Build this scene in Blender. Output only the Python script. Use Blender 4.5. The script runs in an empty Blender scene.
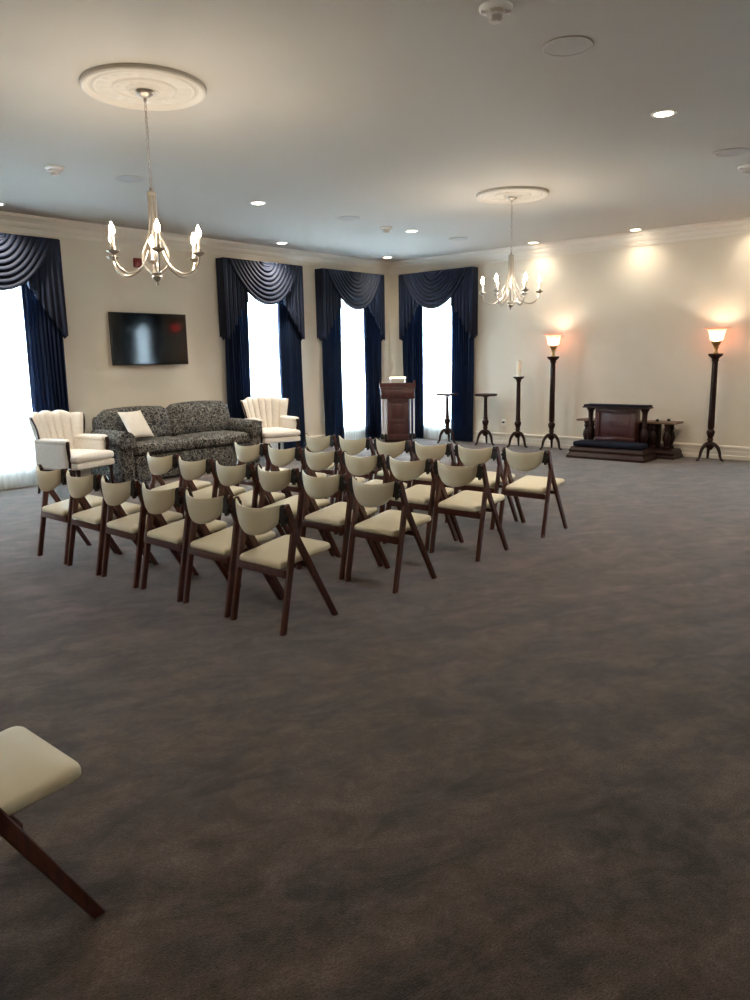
import bpy, bmesh, math, random
from mathutils import Vector, Matrix
random.seed(7)
PI = math.pi
S = bpy.context.scene
COL = S.collection
def sin(a): return math.sin(a)
def cos(a): return math.cos(a)
def lerp(a, b, t): return a + (b - a) * t
def srgb(r, g, b):
    f = lambda c: c / 12.92 if c <= 0.04045 else ((c + 0.055) / 1.055) ** 2.4
    return (f(r / 255), f(g / 255), f(b / 255), 1)

# ------------------------------------------------------------------ materials
def base_mat(name):
    m = bpy.data.materials.new(name); m.use_nodes = True
    nt = m.node_tree; b = nt.nodes['Principled BSDF']
    return m, nt, b
def N(nt, t, **kw):
    n = nt.nodes.new(t)
    for k, v in kw.items():
        if k in n.inputs: n.inputs[k].default_value = v
        else: setattr(n, k, v)
    return n
def mat(name, col, rough=0.5, metal=0.0, col2=None, scale=8.0, bump=0.0, bscale=60.0, coat=0.0, stretch=None, sheen=0.0, spec=None):
    m, nt, b = base_mat(name)
    b.inputs['Base Color'].default_value = col
    b.inputs['Roughness'].default_value = rough
    b.inputs['Metallic'].default_value = metal
    if coat: b.inputs['Coat Weight'].default_value = coat
    if sheen: b.inputs['Sheen Weight'].default_value = sheen
    if spec is not None: b.inputs['Specular IOR Level'].default_value = spec
    tc = N(nt, 'ShaderNodeTexCoord')
    vec = tc.outputs['Object']
    if stretch:
        mp = N(nt, 'ShaderNodeMapping'); mp.inputs['Scale'].default_value = stretch
        nt.links.new(vec, mp.inputs['Vector']); vec = mp.outputs['Vector']
    if col2:
        n = N(nt, 'ShaderNodeTexNoise', Scale=scale, Detail=4.0)
        nt.links.new(vec, n.inputs['Vector'])
        r = N(nt, 'ShaderNodeValToRGB')
        r.color_ramp.elements[0].color = col; r.color_ramp.elements[0].position = 0.35
        r.color_ramp.elements[1].color = col2; r.color_ramp.elements[1].position = 0.65
        nt.links.new(n.outputs['Fac'], r.inputs['Fac'])
        nt.links.new(r.outputs['Color'], b.inputs['Base Color'])
    if bump:
        n = N(nt, 'ShaderNodeTexNoise', Scale=bscale, Detail=3.0)
        nt.links.new(vec, n.inputs['Vector'])
        bp = N(nt, 'ShaderNodeBump', Strength=bump, Distance=0.01)
        nt.links.new(n.outputs['Fac'], bp.inputs['Height'])
        nt.links.new(bp.outputs['Normal'], b.inputs['Normal'])
    return m
def emit(name, col, strength):
    m = bpy.data.materials.new(name); m.use_nodes = True
    nt = m.node_tree; nt.nodes.clear()
    e = N(nt, 'ShaderNodeEmission', Color=col, Strength=strength)
    o = N(nt, 'ShaderNodeOutputMaterial'); nt.links.new(e.outputs[0], o.inputs[0])
    return m

WALL = mat('wall_paint', srgb(221, 211, 195), 0.75, col2=srgb(218, 208, 191), scale=2, bump=0.03, bscale=180)
TRIM = mat('trim_paint', srgb(222, 214, 202), 0.4)
CEIL = mat('ceiling_paint', srgb(187, 182, 174), 0.85, bump=0.02, bscale=150)
PLASTER = mat('white_plaster', srgb(205, 200, 192), 0.6)
WOOD = mat('mahogany', srgb(84, 36, 26), 0.34, col2=srgb(56, 24, 18), scale=9, stretch=(6, 6, 0.6), coat=0.25)
DWOOD = mat('dark_mahogany', srgb(46, 20, 17), 0.45, col2=srgb(29, 12, 11), scale=7, stretch=(5, 5, 0.6), spec=0.3)
RWOOD = mat('red_mahogany', srgb(72, 28, 23), 0.36, col2=srgb(54, 20, 17), scale=6, stretch=(5, 5, 0.6), coat=0.3)
TANWOOD = mat('worn_wood_edge', srgb(122, 94, 70), 0.45, col2=srgb(98, 72, 52), scale=9, stretch=(1, 5, 5))
BLACK = mat('black_iron', srgb(11, 10, 10), 0.5)
VINYL = mat('cream_vinyl', srgb(216, 208, 184), 0.5, col2=srgb(211, 202, 177), scale=5, bump=0.06, bscale=220)
IVORY = mat('ivory_fabric', srgb(226, 220, 212), 0.85, col2=srgb(219, 212, 203), scale=30, bump=0.1, bscale=300, sheen=0.2)
NAVY = mat('navy_satin', srgb(19, 31, 56), 0.66, col2=srgb(12, 21, 40), scale=14, stretch=(14, 14, 0.5), spec=0.3)
def drape_mat():
    m, nt, b = base_mat('navy_drape_cloth')
    b.inputs['Base Color'].default_value = srgb(18, 33, 60); b.inputs['Roughness'].default_value = 0.75; b.inputs['Specular IOR Level'].default_value = 0.25
    t = N(nt, 'ShaderNodeBsdfTranslucent', Color=(0.045, 0.11, 0.21, 1))
    mx = N(nt, 'ShaderNodeMixShader', Fac=0.3)
    nt.links.new(b.outputs[0], mx.inputs[1]); nt.links.new(t.outputs[0], mx.inputs[2])
    nt.links.new(mx.outputs[0], nt.nodes['Material Output'].inputs['Surface'])
    return m
DRAPE = drape_mat()
NAVYV = mat('navy_velvet', srgb(22, 28, 46), 0.85, col2=srgb(17, 22, 37), scale=12, spec=0.2)
NICKEL = mat('antique_nickel', srgb(172, 164, 154), 0.32, metal=0.9)
BRASS = mat('brass', srgb(190, 160, 105), 0.3, metal=0.9)
PEWTER = mat('pale_metal', srgb(215, 206, 206), 0.4, metal=0.3)
WHITEP = mat('white_plastic', srgb(238, 236, 230), 0.45)
GRILLE = mat('speaker_grille', srgb(176, 172, 168), 0.7, bump=0.25, bscale=500)
CANDLE = mat('candle_wax', srgb(236, 228, 210), 0.5)
REDP = mat('red_plastic', srgb(128, 20, 22), 0.4)
GLOSSB = mat('black_bezel', srgb(14, 14, 15), 0.3)
SCREEN = mat('tv_screen', srgb(6, 7, 9), 0.07, spec=0.5)
SLEEVE = mat('candle_sleeve', srgb(238, 230, 214), 0.5)
FRAMEW = mat('white_window_paint', srgb(235, 235, 232), 0.4)
BULB = emit('flame_bulb_glow', (1.0, 0.84, 0.64, 1), 130.0)
LENS = emit('downlight_glow', (1.0, 0.86, 0.66, 1), 14.0)
EXITG = emit('exit_letter_glow', (1.0, 0.03, 0.04, 1), 5.0)
LAMPB = emit('lamp_bulb_glow', (1.0, 0.76, 0.54, 1), 85.0)
READG = emit('reading_tube_glow', (1.0, 0.85, 0.55, 1), 1.1)

def carpet_mat():
    m, nt, b = base_mat('grey_brown_carpet')
    b.inputs['Roughness'].default_value = 0.95
    b.inputs['Specular IOR Level'].default_value = 0.15
    b.inputs['Sheen Weight'].default_value = 0.32; b.inputs['Sheen Roughness'].default_value = 0.5
    tc = N(nt, 'ShaderNodeTexCoord')
    mp = N(nt, 'ShaderNodeMapping'); mp.vector_type = 'TEXTURE'; mp.inputs['Rotation'].default_value = (0, 0, -0.45); mp.inputs['Scale'].default_value = (1.0, 0.5, 1)
    nt.links.new(tc.outputs['Object'], mp.inputs['Vector'])
    n1 = N(nt, 'ShaderNodeTexNoise', Scale=2.2, Detail=7.0, Roughness=0.72, Distortion=0.5)
    nt.links.new(mp.outputs['Vector'], n1.inputs['Vector'])
    r1 = N(nt, 'ShaderNodeValToRGB')
    e = r1.color_ramp.elements
    e[0].position = 0.38; e[0].color = srgb(53, 44, 40)
    e[1].position = 0.62; e[1].color = srgb(92, 77, 70)
    nt.links.new(n1.outputs['Fac'], r1.inputs['Fac'])
    # footprints / smudges
    n3 = N(nt, 'ShaderNodeTexNoise', Scale=7.0, Detail=5.0, Roughness=0.7, Distortion=0.6)
    nt.links.new(tc.outputs['Object'], n3.inputs['Vector'])
    mr = N(nt, 'ShaderNodeMapRange'); mr.inputs['From Min'].default_value = 0.36; mr.inputs['From Max'].default_value = 0.64
    mr.inputs['To Min'].default_value = 0.66; mr.inputs['To Max'].default_value = 1.3
    nt.links.new(n3.outputs['Fac'], mr.inputs['Value'])
    # short woven ribs
    mw = N(nt, 'ShaderNodeMapping'); mw.vector_type = 'TEXTURE'; mw.inputs['Rotation'].default_value = (0, 0, -0.2); mw.inputs['Scale'].default_value = (1.2, 0.5, 1.0)
    nt.links.new(tc.outputs['Object'], mw.inputs['Vector'])
    w = N(nt, 'ShaderNodeTexNoise', Scale=95.0, Detail=1.0, Distortion=0.2); nt.links.new(mw.outputs['Vector'], w.inputs['Vector'])
    n2 = N(nt, 'ShaderNodeTexNoise', Scale=210.0, Detail=2.0)
    nt.links.new(tc.outputs['Object'], n2.inputs['Vector'])
    ad = N(nt, 'ShaderNodeMath', operation='MULTIPLY_ADD'); ad.inputs[1].default_value = 1.0
    nt.links.new(w.outputs['Fac'], ad.inputs[0]); nt.links.new(n2.outputs['Fac'], ad.inputs[2])
    mr2 = N(nt, 'ShaderNodeMapRange'); mr2.inputs['From Min'].default_value = 0.7; mr2.inputs['From Max'].default_value = 1.3
    mr2.inputs['To Min'].default_value = 0.52; mr2.inputs['To Max'].default_value = 1.48
    nt.links.new(ad.outputs[0], mr2.inputs['Value'])
    mu = N(nt, 'ShaderNodeMath', operation='MULTIPLY'); nt.links.new(mr.outputs[0], mu.inputs[0]); nt.links.new(mr2.outputs[0], mu.inputs[1])
    mx = N(nt, 'ShaderNodeVectorMath', operation='SCALE')
    nt.links.new(r1.outputs['Color'], mx.inputs[0]); nt.links.new(mu.outputs[0], mx.inputs['Scale'])
    nt.links.new(mx.outputs[0], b.inputs['Base Color'])
    bp = N(nt, 'ShaderNodeBump', Strength=0.4, Distance=0.008)
    nt.links.new(n2.outputs['Fac'], bp.inputs['Height']); nt.links.new(bp.outputs['Normal'], b.inputs['Normal'])
    return m
CARPET = carpet_mat()

def damask_mat():
    m, nt, b = base_mat('black_damask')
    b.inputs['Roughness'].default_value = 0.75
    tc = N(nt, 'ShaderNodeTexCoord')
    n = N(nt, 'ShaderNodeTexNoise', Scale=9.0, Detail=2.0, Roughness=0.55, Distortion=3.0)
    nt.links.new(tc.outputs['Object'], n.inputs['Vector'])
    v = N(nt, 'ShaderNodeTexVoronoi', Scale=13.0, feature='DISTANCE_TO_EDGE')
    nt.links.new(n.outputs['Color'], v.inputs['Vector']) if False else nt.links.new(tc.outputs['Object'], v.inputs['Vector'])
    sb = N(nt, 'ShaderNodeMath', operation='SUBTRACT'); sb.inputs[1].default_value = 0.5
    nt.links.new(n.outputs['Fac'], sb.inputs[0])
    ab = N(nt, 'ShaderNodeMath', operation='ABSOLUTE'); nt.links.new(sb.outputs[0], ab.inputs[0])
    vm = N(nt, 'ShaderNodeMath', operation='MULTIPLY'); vm.inputs[1].default_value = 1.2
    nt.links.new(v.outputs['Distance'], vm.inputs[0])
    mi = N(nt, 'ShaderNodeMath', operation='MINIMUM'); nt.links.new(ab.outputs[0], mi.inputs[0]); nt.links.new(vm.outputs[0], mi.inputs[1])
    r = N(nt, 'ShaderNodeValToRGB'); e = r.color_ramp.elements
    e[0].position = 0.012; e[0].color = srgb(140, 138, 132)
    e[1].position = 0.038; e[1].color = srgb(18, 21, 27)
    nt.links.new(mi.outputs[0], r.inputs['Fac']); nt.links.new(r.outputs['Color'], b.inputs['Base Color'])
    return m
DAMASK = damask_mat()

def sheer_mat():
    m = bpy.data.materials.new('white_sheer'); m.use_nodes = True
    nt = m.node_tree; nt.nodes.clear()
    t = N(nt, 'ShaderNodeBsdfTranslucent', Color=(0.86, 0.9, 0.92, 1))
    d = N(nt, 'ShaderNodeBsdfDiffuse', Color=(0.85, 0.87, 0.88, 1))
    mx = N(nt, 'ShaderNodeMixShader', Fac=0.3)
    o = N(nt, 'ShaderNodeOutputMaterial')
    nt.links.new(t.outputs[0], mx.inputs[1]); nt.links.new(d.outputs[0], mx.inputs[2]); nt.links.new(mx.outputs[0], o.inputs[0])
    return m
SHEER = sheer_mat()
def pane_mat():
    m = bpy.data.materials.new('window_glass'); m.use_nodes = True
    nt = m.node_tree; nt.nodes.clear()
    t = N(nt, 'ShaderNodeBsdfTransparent', Color=(0.96, 0.98, 0.98, 1))
    g = N(nt, 'ShaderNodeBsdfGlossy', Roughness=0.02)
    mx = N(nt, 'ShaderNodeMixShader', Fac=0.06)
    o = N(nt, 'ShaderNodeOutputMaterial')
    nt.links.new(t.outputs[0], mx.inputs[1]); nt.links.new(g.outputs[0], mx.inputs[2]); nt.links.new(mx.outputs[0], o.inputs[0])
    return m
PANE = pane_mat()
def bowl_mat():
    m = bpy.data.materials.new('rose_frosted_glass'); m.use_nodes = True
    nt = m.node_tree; nt.nodes.clear()
    t = N(nt, 'ShaderNodeBsdfTranslucent', Color=(1.0, 0.70, 0.60, 1))
    d = N(nt, 'ShaderNodeBsdfDiffuse', Color=(0.9, 0.78, 0.7, 1))
    mx = N(nt, 'ShaderNodeMixShader', Fac=0.2)
    o = N(nt, 'ShaderNodeOutputMaterial')
    nt.links.new(t.outputs[0], mx.inputs[1]); nt.links.new(d.outputs[0], mx.inputs[2]); nt.links.new(mx.outputs[0], o.inputs[0])
    return m
BOWL = bowl_mat()

# ------------------------------------------------------------------ mesh helpers
def BM(): return bmesh.new()
def box(bm, x0, x1, y0, y1, z0, z1, M=None):
    vs = [bm.verts.new((x, y, z)) for x in (x0, x1) for y in (y0, y1) for z in (z0, z1)]
    for f in ((0, 1, 3, 2), (4, 6, 7, 5), (0, 4, 5, 1), (2, 3, 7, 6), (0, 2, 6, 4), (1, 5, 7, 3)):
        bm.faces.new([vs[i] for i in f])
    if M:
        for v in vs: v.co = M @ v.co
    return vs
def bbox(bm, x0, x1, y0, y1, z0, z1, r=0.006, seg=2, M=None):
    """box with rounded edges"""
    t = bmesh.new(); box(t, x0, x1, y0, y1, z0, z1)
    bmesh.ops.bevel(t, geom=t.edges[:], offset=r, segments=seg, affect='EDGES', profile=0.5)
    merge(bm, t, M)
def merge(bm, t, M=None):
    if M: bmesh.ops.transform(t, matrix=M, verts=t.verts[:])
    me = bpy.data.meshes.new('t'); t.to_mesh(me); t.free(); bm.from_mesh(me); bpy.data.meshes.remove(me)
def rbox(bm, x0, x1, y0, y1, z0, z1, r=0.05, puff=0.0, n=10, M=None, fn=None):
    """upholstered block: rounded corners, slightly swollen faces"""
    t = bmesh.new()
    bmesh.ops.create_cube(t, size=2.0)
    bmesh.ops.subdivide_edges(t, edges=t.edges[:], cuts=n, use_grid_fill=True)
    hx, hy, hz = (x1 - x0) / 2, (y1 - y0) / 2, (z1 - z0) / 2
    c = Vector(((x0 + x1) / 2, (y0 + y1) / 2, (z0 + z1) / 2))
    r = min(r, hx * .98, hy * .98, hz * .98)
    for v in t.verts:
        q = Vector(v.co)
        p = Vector((q.x * hx, q.y * hy, q.z * hz))
        # put a ring of grid lines inside the rounding
        core = Vector((max(-hx + r, min(hx - r, p.x)), max(-hy + r, min(hy - r, p.y)), max(-hz + r, min(hz - r, p.z))))
        d = p - core
        if d.length > 1e-9:
            m = max(abs(d.x), abs(d.y), abs(d.z))
            p = core + d.normalized() * m
        if puff:
            bx, by, bz = 1 - q.x ** 2, 1 - q.y ** 2, 1 - q.z ** 2
            p.x += puff * q.x * by * bz if abs(q.x) > .99 else 0
            p.y += puff * q.y * bx * bz if abs(q.y) > .99 else 0
            p.z += puff * q.z * bx * by if abs(q.z) > .99 else 0
        if fn: p = fn(p)
        v.co = p + c
    merge(bm, t, M)
def lathe(bm, prof, n=24, cx=0, cy=0, cap=True, rfn=None, M=None):
    t = bmesh.new(); rings = []
    for r, z in prof:
        rings.append([t.verts.new((cx + (r * (rfn(2 * PI * k / n, z) if rfn else 1)) * cos(2 * PI * k / n), cy + (r * (rfn(2 * PI * k / n, z) if rfn else 1)) * sin(2 * PI * k / n), z)) for k in range(n)])
    for a, b in zip(rings, rings[1:]):
        for k in range(n):
            t.faces.new((a[k], a[(k + 1) % n], b[(k + 1) % n], b[k]))
    if cap:
        t.faces.new(rings[0][::-1]); t.faces.new(rings[-1])
    bmesh.ops.recalc_face_normals(t, faces=t.faces[:])
    merge(bm, t, M)
def tube(bm, pts, rad, n=8, M=None, flat=1.0):
    pts = [Vector(p) for p in pts]
    if not isinstance(rad, (list, tuple)): rad = [rad] * len(pts)
    t = bmesh.new(); rings = []; up = None
    for i, p in enumerate(pts):
        d = (pts[min(i + 1, len(pts) - 1)] - pts[max(i - 1, 0)]).normalized()
        if up is None:
            up = d.orthogonal().normalized()
            if abs(d.z) < .9: up = (Vector((0, 0, 1)) - d * d.z).normalized()
        else:
            up = (up - d * up.dot(d)).normalized()
        s = d.cross(up)
        rings.append([t.verts.new(p + (up * cos(2 * PI * k / n) * flat + s * sin(2 * PI * k / n)) * rad[i]) for k in range(n)])
    for a, b in zip(rings, rings[1:]):
        for k in range(n): t.faces.new((a[k], a[(k + 1) % n], b[(k + 1) % n], b[k]))
    t.faces.new(rings[0][::-1]); t.faces.new(rings[-1])
    bmesh.ops.recalc_face_normals(t, faces=t.faces[:])
    merge(bm, t, M)
def spline(pts, k=6):
    """Catmull-Rom through pts"""
    P = [Vector(p) for p in pts]; P = [2 * P[0] - P[1]] + P + [2 * P[-1] - P[-2]]
    out = []
    for i in range(1, len(P) - 2):
        for j in range(k):
            t = j / k; a, b, c, d = P[i - 1:i + 3]
            out.append(0.5 * ((2 * b) + (c - a) * t + (2 * a - 5 * b + 4 * c - d) * t * t + (3 * b - a - 3 * c + d) * t ** 3))
    out.append(P[-2]); return out
def prism(bm, outline, a, b, axis='x', M=None):
    """extrude a 2-D outline between a and b along an axis"""
    t = bmesh.new()
    mk = {'x': lambda u, v, w: (w, u, v), 'y': lambda u, v, w: (u, w, v), 'z': lambda u, v, w: (u, v, w)}[axis]
    A = [t.verts.new(mk(u, v, a)) for u, v in outline]; B = [t.verts.new(mk(u, v, b)) for u, v in outline]
    n = len(outline)
    for k in range(n): t.faces.new((A[k], A[(k + 1) % n], B[(k + 1) % n], B[k]))
    t.faces.new(A[::-1]); t.faces.new(B)
    bmesh.ops.recalc_face_normals(t, faces=t.faces[:])
    merge(bm, t, M)
def solid_grid(bm, fa, fb, nu, nv, M=None):
    """closed shell between the sheets fa(u,v) and fb(u,v), u in -1..1, v in 0..1"""
    t = bmesh.new()
    g = [[[t.verts.new(f(-1 + 2 * i / nu, j / nv)) for j in range(nv + 1)] for i in range(nu + 1)] for f in (fa, fb)]
    for i in range(nu):
        for j in range(nv):
            t.faces.new((g[0][i][j], g[0][i + 1][j], g[0][i + 1][j + 1], g[0][i][j + 1]))
            t.faces.new((g[1][i][j + 1], g[1][i + 1][j + 1], g[1][i + 1][j], g[1][i][j]))
    for i in range(nu):
        t.faces.new((g[0][i + 1][0], g[0][i][0], g[1][i][0], g[1][i + 1][0]))
        t.faces.new((g[0][i][nv], g[0][i + 1][nv], g[1][i + 1][nv], g[1][i][nv]))
    for j in range(nv):
        t.faces.new((g[0][0][j], g[0][0][j + 1], g[1][0][j + 1], g[1][0][j]))
        t.faces.new((g[0][nu][j + 1], g[0][nu][j], g[1][nu][j], g[1][nu][j + 1]))
    bmesh.ops.recalc_face_normals(t, faces=t.faces[:])
    merge(bm, t, M)
def sheet(bm, f, nu, nv, M=None):
    t = bmesh.new()
    g = [[t.verts.new(f(-1 + 2 * i / nu, j / nv)) for j in range(nv + 1)] for i in range(nu + 1)]
    for i in range(nu):
        for j in range(nv): t.faces.new((g[i][j], g[i + 1][j], g[i + 1][j + 1], g[i][j + 1]))
    merge(bm, t, M)

def obj(name, bm, m, parent=None, smooth=True, angle=40, kind=None, label=None):
    me = bpy.data.meshes.new(name); bm.normal_update(); bm.to_mesh(me); bm.free()
    me.materials.append(m)
    if smooth:
        for p in me.polygons: p.use_smooth = True
        try: me.set_sharp_from_angle(angle=math.radians(angle))
        except Exception: pass
    o = bpy.data.objects.new(name, me); COL.objects.link(o)
    if parent: o.parent = parent
    if kind: o['kind'] = kind
    if label: o['label'] = label
    return o
def tag(o, label, cat, group=None):
    o['label'] = label; o['category'] = cat
    if group: o['group'] = group
    return o
def thing(name, label, cat, loc=(0, 0, 0), rz=0.0, group=None):
    o = bpy.data.objects.new(name, None); COL.objects.link(o)
    o.empty_display_size = 0.1
    o.location = loc; o.rotation_euler = (0, 0, rz)
    return tag(o, label, cat, group)
def dup(root, loc, rz, label, group=None):
    r = root.copy(); COL.objects.link(r); r.location = loc; r.rotation_euler = (0, 0, rz); r['label'] = label
    if group: r['group'] = group
    for ch in list(root.children):
        c = ch.copy(); COL.objects.link(c); c.parent = r
        for g in list(ch.children):
            d = g.copy(); COL.objects.link(d); d.parent = c
    return r

# ------------------------------------------------------------------ room shell
RX, RY, RZ = -12.9, -10.4, 3.48
T = 0.25
WIN_A = (-10.07, -7.86, -3.47, -1.26)        # window centres on the wall with the television
WIN_B = (-1.27, -9.09)               # on the wall with the lamps (centre y)
WZ0, WZ1, WH = 0.28, 2.95, 0.50
bm = BM(); box(bm, RX - T, T, RY - T, T, -0.15, 0); obj('floor', bm, CARPET, kind='structure', smooth=False)
bm = BM(); box(bm, RX - T, T, RY - T, T, RZ, RZ + 0.15); obj('ceiling', bm, CEIL, kind='structure', smooth=False)
def wall_cells(lo, hi, centres):
    cs = sorted(centres); out = []; a = lo
    for c in cs:
        out.append((a, c - WH, 0, RZ)); out.append((c - WH, c + WH, 0, WZ0)); out.append((c - WH, c + WH, WZ1, RZ)); a = c + WH
    out.append((a, hi, 0, RZ)); return out
bm = BM()
for a, b, z0, z1 in wall_cells(RX - T, T, WIN_A): box(bm, a, b, 0, T, z0, z1)
obj('wall_left', bm, WALL, kind='structure', smooth=False)
bm = BM()
for a, b, z0, z1 in wall_cells(RY - T, 0, WIN_B): box(bm, 0, T, a, b, z0, z1)
obj('wall_right', bm, WALL, kind='structure', smooth=False)
bm = BM(); box(bm, RX - T, T, RY - T, RY, 0, RZ); obj('wall_back', bm, WALL, kind='structure', smooth=False)
bm = BM(); box(bm, RX - T, RX, RY, 0, 0, RZ); obj('wall_front', bm, WALL, kind='structure', smooth=False)
# crown moulding: profile as (distance from wall, z)
CR = [(0, 3.275), (0.018, 3.275), (0.022, 3.30), (0.030, 3.315), (0.030, 3.328), (0.045, 3.34), (0.058, 3.365), (0.066, 3.385), (0.066, 3.40),
      (0.082, 3.405), (0.098, 3.42), (0.118, 3.438), (0.140, 3.447), (0.140, 3.462), (0.152, 3.465), (0.152, RZ), (0, RZ)]
BB = [(0, 0), (0.026, 0), (0.026, 0.055), (0.018, 0.062), (0.018, 0.12), (0.014, 0.128), (0.014, 0.165), (0.026, 0.175), (0.026, 0.195), (0.012, 0.208), (0, 0.21)]
for nm, P in (('trim', CR), ('baseboard', BB)):
    sides = []
    b1 = BM(); prism(b1, [(-d, z) for d, z in P], RX, 0, 'x')
    b2 = BM(); prism(b2, [(-d, z) for d, z in P], RY, -0.0, 'y')
    b3 = BM(); prism(b3, [(RY + d, z) for d, z in P], RX, 0, 'x')
    b4 = BM(); prism(b4, [(RX + d, z) for d, z in P], RY, 0, 'y')
    for i, (b, side) in enumerate(((b1, 'left'), (b2, 'right'), (b3, 'back'), (b4, 'front'))):
        obj('trim_%d' % (i + 1) if nm == 'trim' else 'baseboard_' + side, b, TRIM, kind='structure', angle=25)
# windows
def window(n, c, wallB):
    M = Matrix.Translation((0, c, 0)) @ Matrix.Rotation(-PI / 2, 4, 'Z') if wallB else Matrix.Translation((c, 0, 0))
    bm = BM(); y0, y1 = 0.10, 0.16
    for a, b, z0, z1 in ((-WH, -WH + .06, WZ0, WZ1), (WH - .06, WH, WZ0, WZ1), (-WH, WH, WZ0, WZ0 + .07), (-WH, WH, WZ1 - .06, WZ1), (-WH, WH, 1.58, 1.65)):
        box(bm, a, b, y0, y1, z0, z1, M)
    for k in (-1, 1): box(bm, k * .15 - .012, k * .15 + .012, y0 + .015, y1 - .015, WZ0, WZ1, M)
    for z in (0.72, 1.16, 2.06, 2.5): box(bm, -WH, WH, y0 + .015, y1 - .015, z - .012, z + .012, M)
    box(bm, -WH - .0, WH + .0, 0.0, .10, WZ0, WZ0 + .025, M)
    w = obj('window_%d' % n, bm, FRAMEW, kind='structure', smooth=False)
    bm = BM(); box(bm, -WH + .05, WH - .05, 0.128, 0.132, WZ0 + .06, WZ1 - .05, M)
    obj('pane', bm, PANE, w, smooth=False)
for i, c in enumerate(WIN_A): window(i + 1, c, False)
for i, c in enumerate(WIN_B): window(i + 5, c, True)

# ------------------------------------------------------------------ curtains
def place(o, c, wallB):
    o.location = (0, c, 0) if wallB else (c, 0, 0)
    o.rotation_euler = (0, 0, -PI / 2 if wallB else 0)
HW = 0.865
def drape_bm(s, off):
    """pleated floor-length panel on side s of a window"""
    bm = BM(); x_out, x_in = s * (HW - 0.035), s * 0.335
    npl = 9
    def f(d):
        def g(u, v):
            t = (u + 1) / 2
            x = lerp(x_out, x_in, t) + 0.012 * sin(v * 5 + t * 7 + off) * v
            ph = t * npl * 2 * PI + 0.5 * sin(v * 4 + off) + off
            amp = 0.027 + 0.007 * sin(t * 5 + off)
            y = -0.122 + amp * cos(ph) + 0.006 * cos(2.3 * ph + v * 3) + d
            return (x, y, lerp(3.12, 0.018, v))
        return g
    solid_grid(bm, f(0), f(0.012), 90, 14)
    return bm
def sheer_bm(off):
    bm = BM()
    def g(u, v):
        x = u * 0.62; ph = u * 17 * PI + off + 0.3 * sin(v * 6)
        return (x, -0.045 + 0.012 * cos(ph) + 0.003 * cos(ph * 2.7), lerp(3.10, 0.015, v))
    sheet(bm, g, 200, 10)
    return bm
def swag_bm():
    bm = BM(); nf = 8
    def f(d):
        def g(u, v):
            W = (0.16 + 0.80 * v ** 0.9) * (HW - 0.06)
            D = 0.09 + 0.60 * v
            z = 3.205 - D * (1 - abs(u) ** 2.1) ** 0.95
            fold = abs(sin(nf * PI * v)) ** 0.7
            k = (1 - u ** 4)
            y = -0.228 - 0.03 * k * (1 - u * u) * (0.3 + v) - 0.036 * fold * (0.25 + 0.75 * k) + d
            z -= 0.012 * fold * k
            return (u * W, y, z)
        return g
    solid_grid(bm, f(0), f(0.012), 40, 64)
    # gathered rosette part at the top middle
    def h(d):
        def g(u, v):
            W = 0.15; z = 3.205 - v * (0.13) * (1 - 0.9 * u * u)
            return (u * W, -0.248 - 0.012 * sin(v * 3 * PI) ** 2 - 0.01 * (1 - u * u) + d, z)
        return g
    solid_grid(bm, h(0), h(0.01), 16, 14)
    return bm
def tail_bm(s):
    """cascading jabot with a stepped, ruffled hem, returning to the wall"""
    bm = BM(); npl = 6
    def f(d):
        def g(u, v):
            t = (u + 1) / 2                     # 0 outer edge .. 1 inner edge
            x = s * lerp(HW, 0.37, t) + s * 0.01 * v * sin(t * 20)
            ph = t * npl * 2 * PI
            zb = 1.97 + 0.66 * max(0, t - 0.10) / 0.9 + 0.045 * sin(ph + 0.9) * (0.35 + 0.65 * t)
            ytop = -0.205
            y = ytop + (0.004 + 0.016 * v) * cos(ph) + 0.010 * v * cos(ph * 2 + 1) + d
            return (x, y, lerp(3.205, zb, v))
        return g
    solid_grid(bm, f(0), f(0.010), 72, 14)
    def r(d):
        def g(u, v):
            t = (u + 1) / 2
            return (s * (HW - d) , lerp(-0.205, -0.02, t), lerp(3.205, 1.97 + 0.03 * sin(t * 9), v))
        return g
    solid_grid(bm, r(0), r(0.008), 10, 10)
    return bm
WNAMES = [(-7.86, False, 'the window at the picture edge beyond the television'),
          (-3.47, False, 'the window behind the armchair right of the sofa'),
          (-1.26, False, 'the window just left of the room corner'),
          (-1.27, True, 'the window just right of the room corner'),
          (-10.07, False, ''), (-9.09, True, 'the lamp wall window mirrored in the television')]
for i, (c, wb, where) in enumerate(WNAMES):
    short = ['window beyond the television at the picture edge', 'window behind the armchair near the sofa end', 'television-wall window beside the room corner', 'lamp-wall window beside the room corner', 'television-wall window past the picture edge', 'lamp-wall window mirrored in the television'][i]
    v = thing('valance', 'navy swag valance with ruffled tails over the ' + short, 'valance', group='navy swag valances over the windows'); place(v, c, wb)
    b = BM(); bbox(b, -HW + .01, HW - .01, -0.2, -0.005, 3.195, 3.215, 0.004, 1); box(b, -HW + .012, HW - .012, -0.2, -0.192, 2.98, 3.2); obj('valance_board', b, NAVY, v)
    obj('swag', swag_bm(), NAVY, v, angle=60)
    for s in (-1, 1): obj('tail', tail_bm(s), NAVY, v, angle=60)
    for s in (-1, 1):
        side = ('left' if s < 0 else 'right')
        d = obj('drape', drape_bm(s, i * 1.7 + s), DRAPE, angle=60); place(d, c, wb)
        tag(d, 'navy floor-length drape on the %s of the %s' % (side, short), 'curtain', 'navy drapes')
    sh = obj('sheer_curtain', sheer_bm(i * 1.3), SHEER, angle=80); place(sh, c, wb)
    tag(sh, 'bright white sheer curtain in the ' + short, 'curtain', 'white sheers')

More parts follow.
